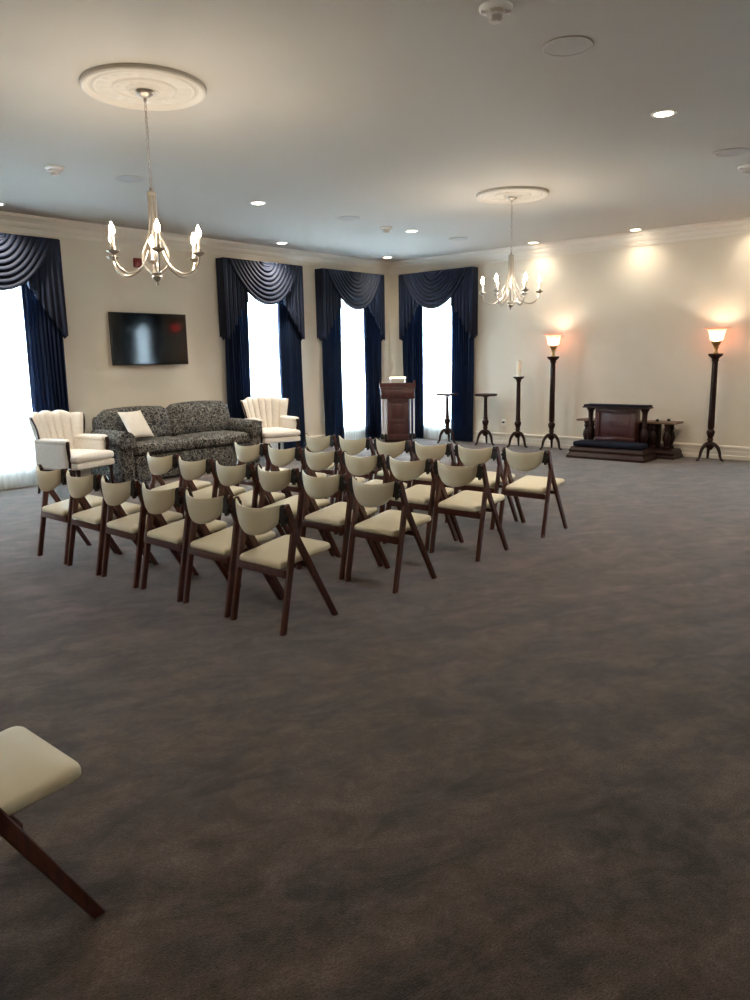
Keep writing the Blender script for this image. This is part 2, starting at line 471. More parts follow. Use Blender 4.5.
# ------------------------------------------------------------------ television, alarm, outlet, exit sign
tv = thing('television', 'black flat screen television on the cream wall above the sofa', 'television', (-5.665, 0, 1.945))
b = BM(); bbox(b, -0.64, 0.64, -0.10, -0.055, -0.375, 0.375, 0.006); obj('casing', b, GLOSSB, tv)
b = BM(); box(b, -0.628, 0.628, -0.1015, -0.0995, -0.355, 0.363); obj('screen', b, SCREEN, tv, smooth=False)
b = BM(); bbox(b, -0.25, 0.25, -0.06, -0.003, -0.2, 0.2, 0.004); obj('wall_mount', b, BLACK, tv)
al = thing('fire_alarm', 'small red fire alarm box on the wall behind the chandelier', 'fire alarm', (-5.75, 0, 3.03))
b = BM(); bbox(b, -0.06, 0.06, -0.05, -0.002, -0.065, 0.065, 0.008); obj('casing', b, REDP, al)
b = BM(); bbox(b, -0.064, 0.064, -0.006, -0.001, -0.069, 0.069, 0.002); obj('mounting_plate', b, WHITEP, al)
b = BM(); bbox(b, -0.022, 0.022, -0.062, -0.048, -0.03, 0.035, 0.005); obj('strobe_lens', b, REDP, al)
ou = thing('wall_outlet', 'white wall outlet with a dark plug low beside the candle stand', 'outlet', (0, -2.71, 0.40))
b = BM(); bbox(b, -0.008, -0.001, -0.04, 0.04, -0.06, 0.06, 0.003); obj('cover_plate', b, WHITEP, ou)
b = BM(); bbox(b, -0.035, -0.007, -0.02, 0.02, -0.01, 0.02, 0.005); obj('plug', b, BLACK, ou)
b = BM(); tube(b, spline([(-.03, 0, -.0), (-.045, 0, -.06), (-.04, -.01, -.2), (-.04, -.005, -.32), (-.06, .02, -.392)]), 0.004); obj('cord', b, WHITEP, ou)
ex = thing('exit_sign', 'red lit exit sign high on the lamp wall, mirrored in the television', 'sign', (0, -7.55, 2.5), -PI / 2)
b = BM(); bbox(b, -0.16, 0.16, -0.05, -0.002, -0.10, 0.10, 0.008); obj('casing', b, WHITEP, ex)
def letter_boxes(b, ch, x):
    w, h, t = 0.042, 0.11, 0.012
    L = {'E': [(0, t, 0, h), (0, w, 0, t), (0, w, h / 2 - t / 2, h / 2 + t / 2), (0, w, h - t, h)], 'I': [(w / 2 - t / 2, w / 2 + t / 2, 0, h)], 'T': [(w / 2 - t / 2, w / 2 + t / 2, 0, h), (0, w, h - t, h)]}
    if ch == 'X':
        for s in (-1, 1):
            prism(b, [(x + w / 2 + s * (-w / 2), -h / 2), (x + w / 2 + s * (-w / 2 + t), -h / 2), (x + w / 2 + s * (w / 2), h / 2), (x + w / 2 + s * (w / 2 - t), h / 2)], -0.054, -0.05, 'y')
    else:
        for a, c, z0, z1 in L[ch]: box(b, x + a, x + c, -0.054, -0.05, z0 - h / 2, z1 - h / 2)
b = BM()
for k, ch in enumerate('EXIT'): letter_boxes(b, ch, -0.125 + k * 0.067)
obj('lettering', b, EXITG, ex, smooth=False)

# ------------------------------------------------------------------ ceiling fixtures
def medallion(x, y, label):
    t = thing('ceiling_medallion', label, 'ceiling medallion', (x, y, RZ), 0, 'plaster ceiling medallions')
    b = BM()
    lathe(b, [(0.42, 0), (0.42, -0.024), (0.41, -0.034), (0.395, -0.034), (0.385, -0.022), (0.37, -0.016)], 64, cap=False)
    obj('rim', b, PLASTER, t, angle=30)
    b = BM()
    def relief(u, v):
        r = 0.375 * (1 - v) + 0.002; a = u * PI
        z = -0.016
        for r0, wd, h in ((0.335, .016, .010), (0.205, .016, .014), (0.105, .02, .016)): z -= h * max(0, 1 - ((r - r0) / wd) ** 2)
        if 0.225 < r < 0.32: z -= 0.012 * abs(cos(9 * a)) ** 1.5 * sin(PI * (r - .225) / .095) ** .7
        if 0.12 < r < 0.19: z -= 0.010 * abs(cos(6 * a)) ** 1.5 * sin(PI * (r - .12) / .07) ** .7
        if r < 0.1: z -= 0.014
        return (r * cos(a), r * sin(a), z)
    sheet(b, relief, 180, 60)
    obj('relief_disc', b, PLASTER, t, angle=70)
    return t
CH1, CH2 = (-8.88, -5.18), (-3.95, -5.17)
medallion(*CH1, 'white plaster ceiling medallion above the chandelier closer to the camera')
medallion(*CH2, 'white plaster ceiling medallion above the chandelier by the lamp wall')

def chandelier(x, y, phi, label):
    t = thing('chandelier', label, 'chandelier', (x, y, RZ - 0.04), 0, 'six-candle chandeliers')
    zt = RZ - 0.04
    Z = lambda z: z - zt
    b = BM(); lathe(b, [(0.062, 0), (0.062, -0.006), (0.055, -0.016), (0.03, -0.03), (0.012, -0.036), (0.010, -0.06), (0.001, -0.06)], 24); obj('canopy', b, NICKEL, t)
    b = BM(); z = -0.055; k = 0; ztop = Z(2.80)
    while z > ztop:                               # chain of oval links
        M = Matrix.Translation((0, 0, z - 0.017)) @ Matrix.Rotation((k % 2) * PI / 2 + .4, 4, 'Z')
        pts = [(0.009 * cos(a), 0, 0.021 * sin(a)) for a in [2 * PI * q / 12 for q in range(13)]]
        tube(b, pts, 0.0026, 6, M); z -= 0.034; k += 1
    obj('chain', b, NICKEL, t)
    b = BM(); lathe(b, [(0.001, Z(2.825)), (0.012, Z(2.82)), (0.012, Z(2.80)), (0.02, Z(2.795)), (0.034, Z(2.785)), (0.034, Z(2.772)), (0.018, Z(2.765)), (0.014, Z(2.62)), (0.009, Z(2.3)), (0.014, Z(2.26)),
                       (0.04, Z(2.245)), (0.046, Z(2.235)), (0.03, Z(2.222)), (0.038, Z(2.21)), (0.03, Z(2.195)), (0.014, Z(2.18)), (0.008, Z(2.172)), (0.012, Z(2.162)), (0.006, Z(2.15)), (0.001, Z(2.147))], 20)
    obj('column', b, NICKEL, t)
    for k in range(6):
        a = phi + k * PI / 3
        M = Matrix.Rotation(a, 4, 'Z')
        b = BM(); tube(b, spline([(0.026, 0, Z(2.775)), (0.028, 0, Z(2.65)), (0.036, 0, Z(2.53)), (0.072, 0, Z(2.435)), (0.102, 0, Z(2.36)), (0.09, 0, Z(2.29)), (0.035, 0, Z(2.235))], 5), 0.0062, 7, M)
        obj('stem', b, NICKEL, t)
        b = BM(); tube(b, spline([(0.055, 0, Z(2.385)), (0.078, 0, Z(2.33)), (0.12, 0, Z(2.27)), (0.20, 0, Z(2.225)), (0.265, 0, Z(2.232)), (0.318, 0, Z(2.28)), (0.335, 0, Z(2.345))], 6), 0.0075, 7, M)
        arm = obj('arm', b, NICKEL, t)
        b = BM(); lathe(b, [(0.008, Z(2.335)), (0.03, Z(2.348)), (0.045, Z(2.358)), (0.046, Z(2.364)), (0.018, Z(2.36)), (0.017, Z(2.385)), (0.001, Z(2.385))], 16, M=M @ Matrix.Translation((0.335, 0, 0))); obj('drip_pan', b, NICKEL, arm)
        b = BM(); lathe(b, [(0.0125, Z(2.37)), (0.0125, Z(2.465)), (0.001, Z(2.465))], 12, M=M @ Matrix.Translation((0.335, 0, 0))); obj('candle_sleeve', b, SLEEVE, arm)
        b = BM(); lathe(b, [(0.008, Z(2.466)), (0.016, Z(2.48)), (0.019, Z(2.497)), (0.015, Z(2.518)), (0.006, Z(2.535)), (0.001, Z(2.55))], 12, M=M @ Matrix.Translation((0.335, 0, 0))); obj('flame_bulb', b, BULB, arm)
    return t
yaw0 = math.radians(49.03)
chandelier(*CH1, -yaw0 + math.radians(49), 'silver six-candle chandelier hanging closer to the camera, before the television wall')
chandelier(*CH2, -yaw0 + math.radians(-10), 'silver six-candle chandelier hanging farther off by the corner windows and lamp wall')

DL = [(-5.72, -7.6, 'over the open carpet between camera and altar'), (-5.75, -2.72, 'in front of the television sofa end'), (-3.40, -0.56, 'over the valance behind the armchair'),
      (-0.74, -0.58, 'in the ceiling corner between the two corner windows'), (-2.75, -2.73, 'near the chandelier by the corner windows'), (-0.30, -3.42, 'near the lamp wall above the floor lamp by the candle stand'),
      (-0.30, -5.18, 'close to the lamp wall above the altar'), (-7.93, -0.56, 'over the valance at the picture edge'), (-0.30, -6.94, 'close to the lamp wall beyond the floor lamp at the table'), (-2.75, -7.6, 'over the carpet before the altar, beyond the picture edge'), (-11.66, -7.6, 'added unseen above the lone chair to brighten the near carpet'), (-11.66, -2.72, 'at the far end of the television wall, added unseen for brightness')]  # last two downlights are unseen, added to brighten the carpet near the camera
proto = None
for x, y, w in DL:
    lab = 'round lit ceiling downlight ' + w
    if proto is None:
        t = thing('downlight', lab, 'ceiling light', (x, y, RZ), 0, 'recessed ceiling downlights')
        b = BM(); lathe(b, [(0.070, 0), (0.070, -0.006), (0.078, -0.010), (0.095, -0.007), (0.100, 0)], 32, cap=False); obj('trim_ring', b, WHITEP, t)
        b = BM(); lathe(b, [(0.071, 0.0), (0.071, -0.004), (0.001, -0.005)], 32); obj('lens', b, LENS, t)
        proto = t
    else: dup(proto, (x, y, RZ), 0, lab)
    ld = bpy.data.lights.new('downlight_beam', 'SPOT'); ld.energy = 8 if x > -1 else (14 if x < -11 and y < -7 else 58); ld.color = (1.0, 0.86, 0.66)
    ld.spot_size = math.radians(138); ld.spot_blend = 1.0; ld.shadow_soft_size = 0.06
    lo = bpy.data.objects.new('downlight_beam', ld); lo.location = (x, y, RZ - 0.03); COL.objects.link(lo)

SP = [(-7.48, -7.65, 'above the open carpet, beside the topmost smoke detector'), (-4.07, -7.64, 'in the ceiling beyond the downlight over the open carpet'), (-7.5, -2.74, 'in the ceiling beside the chandelier closer to the camera'),
      (-1.6, -2.79, 'in the ceiling over the corner windows by the far chandelier'), (-4.22, -2.8, 'in the ceiling between the two downlights before the sofa')]
proto = None
for x, y, w in SP:
    lab = 'flat round speaker grille ' + w
    if proto is None:
        proto = t = thing('ceiling_speaker', lab, 'speaker', (x, y, RZ), 0, 'round ceiling speakers')
        b = BM(); lathe(b, [(0.155, 0), (0.155, -0.006), (0.148, -0.009), (0.14, -0.007), (0.14, 0)], 40, cap=False); obj('bezel', b, CEIL, t)
        b = BM(); lathe(b, [(0.141, 0), (0.141, -0.005), (0.001, -0.009)], 40); obj('grille', b, GRILLE, t)
    else: dup(proto, (x, y, RZ), 0, lab)
SD = [(-8.24, -7.61, 'at the top of the picture over the open carpet'), (-8.26, -2.65, 'above the armchair at the sheer window'), (-3.26, -2.66, 'between the downlights near the corner windows'), (-3.36, -7.59, 'at the picture edge above the lamp wall table')]
proto = None
for x, y, w in SD:
    lab = 'small white ceiling smoke detector ' + w
    if proto is None:
        proto = t = thing('smoke_detector', lab, 'smoke detector', (x, y, RZ), 0, 'ceiling smoke detectors')
        b = BM(); lathe(b, [(0.092, 0), (0.092, -0.012), (0.075, -0.022), (0.001, -0.024)], 32); obj('base', b, WHITEP, t)
        b = BM(); lathe(b, [(0.055, -0.02), (0.052, -0.042), (0.034, -0.046), (0.034, -0.07), (0.026, -0.078), (0.001, -0.078)], 24, rfn=lambda a, z: 1 + 0.06 * cos(10 * a)); obj('sensor_head', b, PLASTER, t)
        for s in (-1, 1):
            b = BM(); bbox(b, s * 0.066 - .016, s * 0.066 + .016, -.014, .014, -0.036, -0.014, 0.005, M=Matrix.Rotation(-yaw0, 4, 'Z')); obj('strobe_lens', b, PEWTER, t)
    else: dup(proto, (x, y, RZ), 0, lab)

# ------------------------------------------------------------------ folding chairs (faces +x; origin between the feet)
def make_chair(label):
    t = thing('folding_chair', label, 'chair', group='cream folding chairs in four rows')
    for s in (-1, 1):
        y0, y1 = s * 0.212, s * 0.238
        # long front leg running from the back top down to the front foot
        b = BM()
        prism(b, [(0.432, 0), (0.474, 0), (0.157, 0.575), (0.100, 0.74), (0.082, 0.782), (0.060, 0.776), (0.050, 0.74), (0.112, 0.56)], y0, y1, 'y')
        bmesh.ops.bevel(b, geom=b.edges[:], offset=0.004, segments=1, affect='EDGES')
        obj('leg', b, WOOD, t, angle=30)
        # straighter rear leg meeting it under the back
        b = BM()
        prism(b, [(-0.022, 0), (0.020, 0), (0.062, 0.30), (0.160, 0.575), (0.118, 0.615), (0.095, 0.60), (0.012, 0.30)], y0, y1, 'y') if False else \
            prism(b, [(-0.020, 0), (0.018, 0), (0.140, 0.598), (0.104, 0.625), (0.090, 0.58)], y0 + s * 0.001, y1 + s * 0.001, 'y')
        bmesh.ops.bevel(b, geom=b.edges[:], offset=0.004, segments=1, affect='EDGES')
        obj('leg', b, WOOD, t, angle=30)
        # scalloped bracket holding the back
        b = BM(); n = 48
        prism(b, [(s * 0.205 + (0.031 * (1 + 0.2 * cos(8 * a))) * cos(a), 0.712 + 0.058 * (1 + 0.13 * cos(8 * a)) * sin(a)) for a in [2 * PI * k / n for k in range(n)]], 0.042, 0.070, 'x')
        obj('bracket', b, BLACK, t, angle=50)
    b = BM()
    bbox(b, 0.040, 0.062, -0.213, 0.213, 0.335, 0.385, 0.004)
    bbox(b, 0.245, 0.275, -0.213, 0.213, 0.355, 0.385, 0.004)
    obj('seat_rail', b, WOOD, t)
    # seat pad: flat, rounded corners, tilted back
    b = BM()
    def fn(p):
        k = (p.x + 0.2) / 0.4
        p.y *= lerp(0.93, 1.0, max(0, min(1, k)))
        p.z += 0.0
        return p
    tt = bmesh.new()
    out = []
    hw0, hw1, x0, x1, r = 0.190, 0.209, 0.0, 0.465, 0.045
    corners = [(x0 + 0.03, -hw0, 0.025), (x1, -hw1, r), (x1, hw1, r), (x0 + 0.03, hw0, 0.025)]
    def rounded(cs, ins):
        res = []
        n = len(cs)
        for i in range(n):
            p = Vector(cs[i][:2]); a = (Vector(cs[i - 1][:2]) - p).normalized(); c = (Vector(cs[(i + 1) % n][:2]) - p).normalized(); rr = cs[i][2]
            for k in range(7):
                tq = k / 6; q = (p + a * rr) * (1 - tq) ** 2 + p * 2 * tq * (1 - tq) + (p + c * rr) * tq ** 2
                cen = Vector((0.21, 0)); q = q + (cen - q).normalized() * ins
                res.append(q)
        return res
    layers = [(0.012, -0.030), (0.0, -0.022), (0.0, -0.008), (0.004, 0.002), (0.014, 0.009), (0.035, 0.014), (0.09, 0.019), (0.15, 0.021)]
    rings = []
    for ins, dz in layers:
        rings.append([tt.verts.new((q.x, q.y, 0.412 + (q.x) * 0.11 + dz)) for q in rounded(corners, ins)])
    for A, B in zip(rings, rings[1:]):
        for k in range(len(A)): tt.faces.new((A[k], A[(k + 1) % len(A)], B[(k + 1) % len(A)], B[k]))
    tt.faces.new(rings[0][::-1]); tt.faces.new(rings[-1])
    merge(b, tt)
    obj('seat', b, VINYL, t, angle=60)
    # curved back pad with a rounded lower edge
    b = BM()
    def bk(d):
        def g(u, v):
            w = max(0.0, 1 - abs(u) ** 2.4)
            zt = 0.776 - 0.026 * w; zb = 0.718 - 0.134 * w ** 0.62
            vv = v
            e = sin(PI * min(1, max(0, v))) ** 0.35 * (min(1, (1 - abs(u)) * 9)) ** 0.5     # rounded rim
            x = 0.048 - 0.070 * (1 - abs(u) ** 2.0) + d * (0.35 + 0.65 * e) + (v - 0.5) * 0.012 * -1
            return (x, u * 0.192, lerp(zb, zt, vv))
        return g
    solid_grid(b, bk(-0.016), bk(0.016), 24, 10)
    obj('backrest', b, VINYL, t, angle=60)
    return t
ROWS = [((-9.297, -3.758), 'rear row'), ((-8.25, -3.758), 'second row from the rear'), ((-7.218, -3.76), 'third row from the rear'), ((-6.20, -3.775), 'front row facing the altar')]
ORD = ['first', 'second', 'third', 'fourth', 'fifth', 'sixth']
DU = 0.522
chair0 = None
for j, ((X0, Y0), rn) in enumerate(ROWS):
    for i in range(6):
        if i == 0: pos = 'at the sofa end of the '
        elif i == 5: pos = 'at the altar aisle end of the '
        else: pos = '%s from the sofa end in the ' % ORD[i]
        lab = 'cream folding chair ' + pos + rn
        loc = (X0 + random.uniform(-.012, .012), Y0 - (i + .5) * DU + random.uniform(-.006, .006), 0); rz = random.uniform(-.015, .015)
        if chair0 is None:
            chair0 = make_chair(lab); chair0.location = loc; chair0.rotation_euler = (0, 0, rz)
        else: dup(chair0, loc, rz, lab)
fgc = dup(chair0, (-11.655, -7.905, 0), 0, 'lone cream folding chair cut off by the picture edge in front', None)
if 'group' in fgc: del fgc['group']

# ------------------------------------------------------------------ armchairs (face -y; origin on the floor at the middle)
def make_armchair(label):
    t = thing('armchair', label, 'armchair', group='ivory channel-back armchairs')
    b = BM()
    rbox(b, -0.31, 0.31, -0.34, 0.30, 0.315, 0.415, 0.03)
    obj('seat_base', b, IVORY, t)
    b = BM()
    rbox(b, -0.25, 0.25, -0.40, 0.24, 0.405, 0.515, 0.04, puff=0.02)
    rbox(b, -0.315, 0.315, -0.42, -0.27, 0.407, 0.51, 0.04, puff=0.012)
    obj('seat_cushion', b, IVORY, t, angle=60)
    b = BM(); rbox(b, -0.315, 0.315, -0.415, -0.3, 0.325, 0.408, 0.025); obj('seat_front', b, IVORY, t)
    def prof(u, v):
        # half-width grows towards the top, wings come forward
        hw = 0.30 + 0.125 * v ** 1.3 - 0.02 * max(0, v - .85)
        z = 0.36 + (0.655 - 0.05 * abs(u) ** 3 + 0.012 * cos(4 * PI * u) * v) * v
        y = 0.27 + 0.13 * v - (0.20 * (0.75 + 0.25 * v)) * abs(u) ** 2.6
        return Vector((u * hw, y, z))
    def fa(u, v):
        p = prof(u, v); e = min(1, (1 - abs(u)) * 8) ** .5 * min(1, (1 - v) * 8) ** .5
        ch = abs(cos(3.5 * PI * u)) ** 0.6
        return (p.x * (1 - 0.02), p.y - 0.045 - (0.01 + 0.034 * ch) * e, p.z)
    def fb(u, v):
        p = prof(u, v); e = min(1, (1 - abs(u)) * 6) ** .5 * min(1, (1 - v) * 6) ** .5
        return (p.x, p.y + 0.01 + 0.04 * e, p.z)
    b = BM(); solid_grid(b, fa, fb, 84, 20); back = obj('backrest', b, IVORY, t, angle=60)
    for s in (-1, 1):
        b = BM(); pts = []
        for k in range(13):
            v = 0.56 + 0.42 * k / 12; p = prof(s, v); pts.append((p.x + s * 0.004, p.y - 0.03 - 0.02 * sin(PI * k / 12), p.z))
        tube(b, pts, [0.012] * 12 + [0.008], 8); obj('wood_trim', b, DWOOD, back)
        b = BM(); xa, xb = (0.265, 0.355)
        lo, hi = sorted((s * xa, s * xb)); rbox(b, lo, hi, -0.27, 0.26, 0.32, 0.66, 0.035)
        lo, hi = sorted((s * 0.255, s * 0.375)); rbox(b, lo, hi, -0.285, 0.24, 0.635, 0.705, 0.034)
        arm = obj('armrest', b, IVORY, t, angle=60)
        b = BM(); tube(b, spline([(s * 0.315, -0.278, 0.33), (s * 0.315, -0.288, 0.43), (s * 0.325, -0.292, 0.53), (s * 0.335, -0.296, 0.61), (s * 0.325, -0.29, 0.675)]), [0.016, 0.016, 0.016, 0.016, 0.016, 0.016, 0.016, 0.017, 0.018, 0.019, 0.02, 0.02, 0.022, 0.022, 0.022, 0.022, 0.022, 0.022, 0.024, 0.024, 0.024, 0.024, 0.024, 0.022, 0.016][:25], 10); obj('wood_trim', b, DWOOD, arm)
        for yy, lean in ((-0.37, -0.015), (0.27, 0.05)):
            b = BM(); tube(b, [(s * 0.275, yy, 0.33), (s * 0.278, yy + lean * .4, 0.16), (s * 0.28, yy + lean, 0.0)], [0.026, 0.02, 0.014], 10); obj('leg', b, DWOOD, t)
    return t
ac = make_armchair('ivory channel-back armchair beside the sheer window and sofa arm')
ac.location = (-7.46, -0.90, 0); ac.rotation_euler = (0, 0, math.radians(17))
dup(ac, (-3.99, -0.78, 0), math.radians(-15), 'ivory channel-back armchair before the window past the far sofa end')

# ------------------------------------------------------------------ sofa
sf = thing('sofa', 'black and cream damask rolled-arm sofa below the television', 'sofa', (-5.66, -0.62, 0))
XL, XR = -1.22, 1.22
b = BM(); rbox(b, XL + .06, XR - .06, -0.40, 0.42, 0.05, 0.37, 0.03); obj('base', b, DAMASK, sf)
b = BM()
def skirt(d):
    def g(u, v): return (u * (XR - .02), -0.425 + d + 0.004 * cos(u * 60), lerp(0.33, 0.03, v))
    return g
rbox(b, XL + .24, XR - .24, -0.425, -0.39, 0.035, 0.36, 0.012); obj('skirt', b, DAMASK, sf)
b = BM(); rbox(b, XL + .1, XR - .1, 0.20, 0.46, 0.30, 0.90, 0.09); obj('back_frame', b, DAMASK, sf)
for k in (0, 1):
    x0, x1 = (XL + .21, -0.005) if k == 0 else (0.005, XR - .21)
    b = BM(); rbox(b, x0, x1, -0.44, 0.26, 0.36, 0.535, 0.06, puff=0.02); obj('seat_cushion', b, DAMASK, sf, angle=60)
    M = Matrix.Translation((0, 0.17, 0.46)) @ Matrix.Rotation(math.radians(-11), 4, 'X')
    b = BM(); rbox(b, x0 - (0.08 if k == 0 else 0), x1 + (0.08 if k else 0), -0.11, 0.13, 0.02, 0.51 + 0.02 * k, 0.10, puff=0.035, M=M); obj('back_cushion', b, DAMASK, sf, angle=60)
for s in (-1, 1):
    b = BM(); xc = s * (XR - 0.12)
    rbox(b, xc - .10, xc + .10, -0.43, 0.42, 0.035, 0.56, 0.04)
    pts = [(xc, -0.455, 0.58), (xc, -0.45, 0.58), (xc, 0.30, 0.60), (xc, 0.34, 0.60)]
    tube(b, pts, [0.115, 0.128, 0.128, 0.10], 24)
    obj('armrest', b, DAMASK, sf, angle=60)
for sx in (-1, 1):
    for yy in (-0.36, 0.36):
        b = BM(); lathe(b, [(0.03, 0), (0.036, 0.03), (0.03, 0.055)], 12, sx * 1.08, yy); obj('leg', b, DWOOD, sf)
pl = thing('throw_pillow', 'plain ivory throw pillow leaning in the corner of the sofa', 'pillow')
b = BM(); tt = bmesh.new()
def pil(sg):
    def g(u, v):
        w = 2 * v - 1
        k = (1 - abs(u) ** 2.6) * (1 - abs(w) ** 2.6)
        pin = 1 - 0.07 * (1 - u * u) * abs(w) ** 3 ; pin2 = 1 - 0.07 * (1 - w * w) * abs(u) ** 3
        return (u * 0.185 * pin2, sg * (0.004 + 0.06 * k ** 0.6), w * 0.225 * pin)
    return g
solid_grid(b, pil(-1), pil(1), 24, 24)
obj('cover', b, IVORY, pl, angle=60)
pl.location = (-6.40, -0.72, 0.768); pl.rotation_euler = (math.radians(-38), 0, math.radians(4))

# ------------------------------------------------------------------ tripod stands along the lamp wall
def cabriole(a, zr, rout, z0=0.25, r0=0.05):
    b = BM()
    P = [(0.02, 0, z0 + .005), (0.07, 0, z0 - .005), (rout * .58, 0, z0 - .045), (rout * .74, 0, z0 - .11), (rout * .82, 0, z0 * .25), (rout * .93, 0, 0.022), (rout * 1.08, 0, 0.014)]
    pts = spline(P, 5); n = len(pts)
    rad = [lerp(0.034, 0.017, min(1, k / (n * .75))) if k < n * .8 else lerp(0.017, 0.014, (k - n * .8) / (n * .2)) for k in range(n)]
    tube(b, pts, rad, 10, Matrix.Rotation(a, 4, 'Z'))
    return b
def tripod_base(t, w, hp, rtop, rot=0.3, rout=0.19, nleg=3):
    """turned pole up to height hp with a vase knop above three cabriole legs"""
    b = BM()
    lathe(b, [(0.001, 0.16), (0.03, 0.165), (0.055, 0.20), (0.062, 0.235), (0.058, 0.265), (0.036, 0.285), (0.034, 0.30), (0.05, 0.315), (0.036, 0.335), (0.038, 0.35), (0.056, 0.40), (0.062, 0.425), (0.054, 0.452),
              (0.034, 0.475), (0.046, 0.487), (0.044, 0.50), (rtop * 1.1, 0.51), (rtop * .92, hp)], 24)
    obj('pole', b, w, t, angle=35)
    for k in range(nleg): obj('leg', cabriole(rot + 2 * PI * k / nleg, 0.25, rout), w, t, angle=60)
ROT0 = PI + 0.42 + PI / 3
# floor lamps
def floor_lamp(y, label):
    t = thing('floor_lamp', label, 'floor lamp', (-0.30, y, 0), 0, 'torchiere floor lamps')
    tripod_base(t, DWOOD, 1.50, 0.043, ROT0, 0.20)
    b = BM(); lathe(b, [(0.040, 1.47), (0.052, 1.485), (0.046, 1.50), (0.055, 1.52), (0.085, 1.545), (0.102, 1.565), (0.104, 1.58), (0.09, 1.588), (0.001, 1.588)], 24); obj('capital', b, DWOOD, t, angle=35)
    b = BM(); lathe(b, [(0.035, 1.588), (0.03, 1.60), (0.022, 1.62), (0.026, 1.66), (0.04, 1.675), (0.03, 1.69), (0.05, 1.72), (0.062, 1.745), (0.075, 1.765), (0.001, 1.768)], 20); obj('brass_cup', b, BRASS, t, angle=35)
    b = BM(); lathe(b, [(0.02, 1.768), (0.075, 1.772), (0.088, 1.79), (0.095, 1.83), (0.105, 1.88), (0.125, 1.925), (0.15, 1.945), (0.195, 1.957), (0.195, 1.961), (0.148, 1.951), (0.120, 1.931), (0.100, 1.882), (0.09, 1.83), (0.083, 1.795), (0.07, 1.777), (0.02, 1.773)], 40, cap=False)
    obj('glass_shade', b, BOWL, t, angle=60)
    b = BM(); lathe(b, [(0.012, 1.772), (0.022, 1.80), (0.026, 1.825), (0.028, 1.86), (0.02, 1.89), (0.001, 1.90)], 14); obj('bulb', b, LAMPB, t)
    return t
floor_lamp(-3.84, 'dark wood torchiere floor lamp with lit glass bowl, between candle stand and altar')
floor_lamp(-6.47, 'dark wood torchiere floor lamp with lit glass bowl, standing alone past the altar')
# candle stand
cs = thing('candle_stand', 'dark tripod candle stand between the round table and a floor lamp', 'candle stand', (-0.30, -3.18, 0))
tripod_base(cs, DWOOD, 1.17, 0.036, ROT0, 0.19)
b = BM(); lathe(b, [(0.034, 1.15), (0.045, 1.165), (0.04, 1.18), (0.05, 1.195), (0.085, 1.22), (0.10, 1.235), (0.10, 1.248), (0.001, 1.248)], 24); obj('candle_plate', b, DWOOD, cs, angle=35)
cd = thing('pillar_candle', 'tall white pillar candle standing on the dark candle stand', 'candle', (-0.30, -3.18, 1.248))
b = BM(); lathe(b, [(0.042, 0), (0.042, 0.262), (0.036, 0.272), (0.02, 0.262), (0.001, 0.258)], 24); obj('wax', b, CANDLE, cd)
b = BM(); tube(b, [(0, 0, 0.255), (0.002, 0, 0.275), (0.006, 0, 0.288)], 0.004, 6); obj('wick', b, BLACK, cd)
# round pedestal tables
def pedestal(y, x, label):
    t = thing('pedestal_table', label, 'table', (x, y, 0), 0, 'small round pedestal tables')
    tripod_base(t, DWOOD, 0.90, 0.032, ROT0, 0.19)
    b = BM(); lathe(b, [(0.03, 0.87), (0.06, 0.885), (0.07, 0.895), (0.19, 0.897), (0.208, 0.903), (0.212, 0.92), (0.206, 0.936), (0.001, 0.936)], 40); obj('tabletop', b, DWOOD, t, angle=35)
pedestal(-1.73, -0.42, 'small round dark pedestal table in front of the corner sheer curtain')
pedestal(-2.50, -0.30, 'small round dark pedestal table between the navy drape and candle stand')
pedestal(-7.24, -0.30, 'round dark pedestal table cut off by the picture edge on the lamp wall')

# ------------------------------------------------------------------ altar with kneeler, low bench behind
al = thing('altar', 'carved dark wood altar with navy top and padded kneeler before the lamp wall', 'altar', (-0.70, -5.16, 0), -PI / 2)
# local: x along the wall, -y towards the room
HK = 0.625
def moulded(b, hx, y0, y1, z0, z1, flare):
    t = bmesh.new()
    prof = [(flare, z0), (flare, z0 + (z1 - z0) * .35), (flare * .3, z0 + (z1 - z0) * .75), (0, z1 - .01), (0, z1)]
    rings = []
    for d, z in prof:
        rings.append([t.verts.new(p) for p in ((-hx - d, y0 - d, z), (hx + d, y0 - d, z), (hx + d, y1, z), (-hx - d, y1, z))])
    for A, B in zip(rings, rings[1:]):
        for k in range(4): t.faces.new((A[k], A[(k + 1) % 4], B[(k + 1) % 4], B[k]))
    t.faces.new(rings[0][::-1]); t.faces.new(rings[-1]); bmesh.ops.recalc_face_normals(t, faces=t.faces[:]); merge(b, t)
b = BM()
moulded(b, HK - .03, -0.37, 0.12, 0.0, 0.10, 0.035)
moulded(b, HK - .045, -0.345, 0.10, 0.10, 0.175, 0.025)
obj('plinth', b, DWOOD, al, smooth=False)
b = BM(); rbox(b, -HK + .06, HK - .08, -0.33, -0.03, 0.17, 0.265, 0.04, puff=0.01); obj('kneeler_cushion', b, NAVYV, al, label='navy kneeler cushion')
b = BM(); bbox(b, -0.33, 0.33, -0.02, 0.14, 0.17, 0.775, 0.005)
for a, c, z0, z1 in ((-0.33, 0.33, 0.70, 0.775), (-0.33, 0.33, 0.25, 0.32), (-0.33, -0.255, 0.32, 0.70), (0.255, 0.33, 0.32, 0.70)):
    bbox(b, a, c, -0.045, -0.015, z0, z1, 0.006)
obj('body', b, RWOOD, al)
b = BM()
bbox(b, -0.225, 0.225, -0.03, -0.018, 0.35, 0.67, 0.006)
for k in range(5): bbox(b, -0.085 + k * .04, -0.075 + k * .04, -0.036, -0.028, 0.49 - .012 * (k % 2), 0.57 + .015 * (k % 2), 0.003)
obj('carved_panel', b, RWOOD, al)
